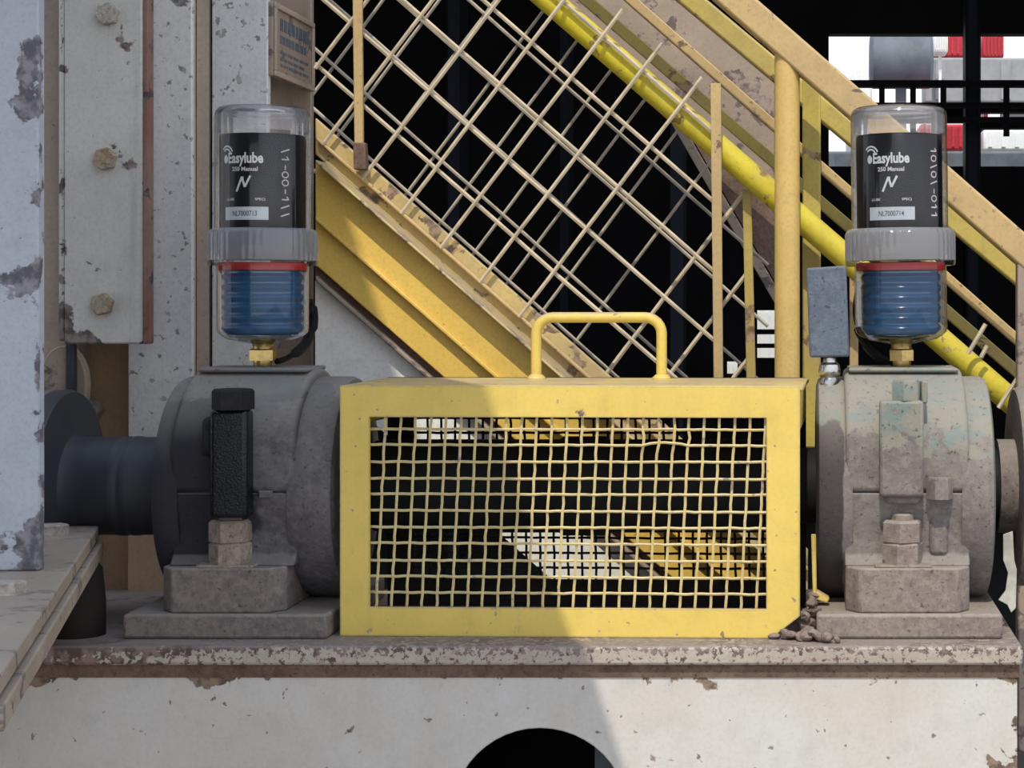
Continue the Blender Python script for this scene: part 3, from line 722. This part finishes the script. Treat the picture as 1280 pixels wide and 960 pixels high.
# sloping pipe, posts and rails
yt = lambda x: (x-686)*.868
pp = MB().tube([P(560, yt(560), .57), P(1400, yt(1400), .57)], .0195, 20).build('yellow_pipe', M_tube); tag(pp, 'bright yellow sloping pipe running behind the wire mesh', 'pipe')
rl = thing('stair_railing', 'beige yellow stair railing with round post and sloping square rails', 'railing', P(985, 480, YS))
MB().tube([P(984, 62, YS+.02), P(984, 940, YS+.02)], .0192, 24).build('post', M_post, rl)
slopebar(700, -216, 1400, 394, 47, YS-.002, .045).build('top_rail', M_beige, rl, .004)
slopebar(700, -155, 1400, 432, 33, .72, .03).build('middle_rail', M_olive, rl, .004)
quadbar((1003, 95), (1026, 95), (1026, 560), (1003, 560), .62, .03).build('square_post', M_olive, rl, .003)
quadbar((1062, 300), (1073, 300), (1073, 560), (1062, 560), .64, .02).build('square_post', M_beige, rl, .002)
quadbar((1272, 300), (1292, 300), (1292, 940), (1272, 940), .50, .03).build('square_post', M_plate, rl, .003)
slopebar(640, -140, 1400, 529, 17, .66, .02).build('knee_rail', M_beige, rl, .002)
slopebar(640, -90, 1400, 566, 19, .84, .02).build('knee_rail', M_olive, rl, .002)
tp = quadbar((600, -168), (975, 162), (975, 20+150), (975, 104), .95, .01)
sd_ = MB().prism([P(640, -190, .93), P(968, 96, .93), P(968, 238, .93), P(640, -50, .93)], (0, .012, 0)).build('side_plate', M_plate); tag(sd_, 'dull brownish side plate of the stair flight behind the rails', 'panel')
br = rl
MB().prism([P(837, 150, 1.1), P(850, 150, 1.1), P(978, 372, 1.1), P(978, 396, 1.1)], (0, .03, 0)).build('brace_edge', M_plate, br, .002)
MB().prism([P(852, 150, 1.13), P(985, 150, 1.13), P(985, 380, 1.13)], (0, .012, 0)).build('brace_plate', M_rust, br)
# short rods poking past the pipe at the right
for px in (1218, 1240, 1262):
    pass
rr_ = thing('railing_rods', 'short wire rods between the low rails beside the yellow pipe', 'rods', P(1230, 420, .53))
for (a, b) in (((1210, 442), (1232, 405)), ((1226, 447), (1234, 432)), ((1248, 510), (1275, 468))):
    MB().tube([P(*a, .53), P(*b, .53)], .0035, 6).build('rod', M_swire, rr_)
by = thing('guard_bracket', 'narrow yellow upright strip with bent foot beside debris', 'bracket', P(1019, 745, .05))
MB().prism([P(1014, 668, .05), P(1020, 668, .05), P(1021, 742, .05), P(1016, 748, .05)], (0, .006, 0)).build('strip', M_yel, by, .001)
MB().prism([P(1016, 748, .05), P(1020, 738, .05), P(1037, 748, .05), P(1034, 754, .05)], (0, .02, 0)).build('foot', M_yel, by, .001)
ts = tag(MB().prism([P(1254, 668, .06), P(1266, 664, .06), P(1268, 700, .06), P(1271, 712, .06), P(1270, 760, .06), P(1264, 766, .06), P(1259, 756, .06), P(1248, 750, .06), P(1257, 738, .06), P(1260, 716, .06), P(1254, 700, .06)], (0, .003, 0)).build('torn_sheet', M_sheet, None, .0008), 'torn pale sheet scrap hanging beside the dusty housing', 'scrap')
# debris
def clod(px, py, y, r, sd_):
    rnd = random.Random(sd_); bm = bmesh.new(); bmesh.ops.create_icosphere(bm, subdivisions=2, radius=1)
    sx, sy, sz = rnd.uniform(.85, 1.2), rnd.uniform(.8, 1.2), rnd.uniform(.65, .95); bumps = [(Vector((rnd.uniform(-1, 1), rnd.uniform(-1, 1), rnd.uniform(-1, 1))).normalized(), rnd.uniform(-.8, .35)) for _ in range(12)]
    vv = []
    for v in bm.verts:
        k = 1+sum(w_*max(0, v.co.dot(d_)-.35) for d_, w_ in bumps)+rnd.uniform(-.10, .10)
        vv.append(Vector((v.co.x*sx, v.co.y*sy, v.co.z*sz))*k*r)
    ff = [tuple(v.index for v in f.verts) for f in bm.faces]; bm.free()
    z = min(v.z for v in vv); c = P(px, py, y); m = MB(); m.add([v-Vector((0, 0, z))+Vector((c.x, y, BT)) for v in vv], ff); return m, c
rnd = random.Random(21)
CL = [(968, -.010, .006, 0), (979, -.013, .008, 0), (990, -.014, .010, 0), (1000, -.02, .009, 0), (1008, -.026, .011, 0), (1020, -.030, .012, 0), (1034, -.036, .008, 0), (1044, -.042, .006, 0),
      (1008, .004, .013, 0), (1017, -.012, .010, 0), (1010, .03, .018, 0), (1019, .02, .012, .020), (1014, .06, .024, 0), (1021, .055, .012, .034), (1012, .04, .011, .030), (1026, -.014, .007, .0), (1005, .012, .009, .018)]
for i, (px, y, r, up) in enumerate(CL):
    m, c = clod(px, 0, y, r, i); m.v = [v+Vector((0, 0, up)) for v in m.v]
    tag(m.build('dirt_clod', M_dirt, None, smooth=40), 'brown clod of dirt heaped at the corner of the yellow guard', 'dirt clod', 'dirt clods between guard and dusty housing')

# ------------------------------------------------------------------ hall interior and yard beyond
def far_thing(name, px0, px1, py0, py1, y, dep, mat, label, cat, bevel=.02): 
    return tag(pbox(px0, px1, py0, py1, y, y+dep).build(name, mat, None, bevel), label, cat)
gr = thing('walkway_railing', 'dark walkway railing across the openings at the hall end', 'railing', P(1150, 140, 9.2))
for py in (101, 128, 146): pbox(1030, 1340, py, py+6, 9.2, 9.28).build('rail', M_hall, gr)
for px in (1064, 1099, 1138, 1176, 1255): pbox(px, px+7, 100, 170, 9.22, 9.26).build('baluster', M_hall, gr)
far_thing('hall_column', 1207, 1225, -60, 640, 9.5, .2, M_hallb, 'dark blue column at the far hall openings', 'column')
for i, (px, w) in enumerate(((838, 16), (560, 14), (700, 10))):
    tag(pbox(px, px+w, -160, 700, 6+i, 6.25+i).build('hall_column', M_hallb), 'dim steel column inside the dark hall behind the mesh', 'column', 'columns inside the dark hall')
# drums and containers in the yard
dr = MB(); p = P(1126, 76, 16); dr.lathe([(.22, -.30), (.27, -.27), (.27, .27), (.22, .30)], (p.x, p.y, p.z), 'X', 32); 
dr.box(p.x-.05, p.x+.05, p.y-.05, p.y+.05, GZ, p.z-.2); dr = dr.build('pipe_drum', M_tgry); tag(dr, 'grey rough drum seen through the far upper opening', 'drum')
def yard(name, px0, px1, py0, py1, y, dep, mat, label, cat):
    b = thing(name, label, cat, P((px0+px1)/2, py1, y))
    pbox(px0, px1, py0, py1, y, y+dep).build('body', mat, b, .02)
    s = S(y); w = (px1-px0)*s/1000; x = PX(px0, y)
    for k in range(6): bx(x+w*(k+.35)/6, x+w*(k+.65)/6, y-.03, y, PZ(py1, y)+.03, PZ(py0, y)-.03).build('rib', mat, b)
    bx(x+w*.4, x+w*.6, y+dep*.4, y+dep*.6, GZ, PZ(py1, y)).build('stand', mat, b)
    return b
yard('container', 1040, 1090, 80, 130, 18, 2, M_twht, 'white container low behind the grey drum', 'container')
yard('container', 1165, 1208, 42, 71, 18, 2, M_tred, 'red container above pale wall next to blue column', 'container')
yard('container', 1228, 1255, 42, 72, 18, 2, M_tred, 'smaller red container past the dark blue column', 'container')
yard('container', 1168, 1185, 40, 66, 16.4, .3, M_twht, 'white narrow cabinet before the red container', 'cabinet')
yard('low_wall', 1155, 1400, 72, 128, 17, .4, M_clad, 'long pale grey yard wall beneath the red containers', 'wall')
yard('container', 1150, 1205, 155, 188, 15, 1.5, M_tred, 'lower red container behind the lubricator', 'container')
yard('container', 1206, 1229, 158, 190, 17.6, 1.0, M_tblue, 'blue container beside white block in the lower opening', 'container')
yard('container', 1229, 1330, 162, 188, 15, 1.5, M_twht, 'bright white block in the lower opening', 'container')
yard('low_wall', 1000, 1400, 189, 230, 14, .4, M_tgry, 'dark grey pipe rack wall in the lower opening', 'wall')
yard('yard_tank', 930, 1000, 385, 452, 14, 1, M_twht, 'white tank glimpsed low behind the round post', 'tank')
yard('yard_tank', 898, 928, 448, 474, 14, 1, M_twht, 'small white tank glimpsed between flat bars', 'tank')
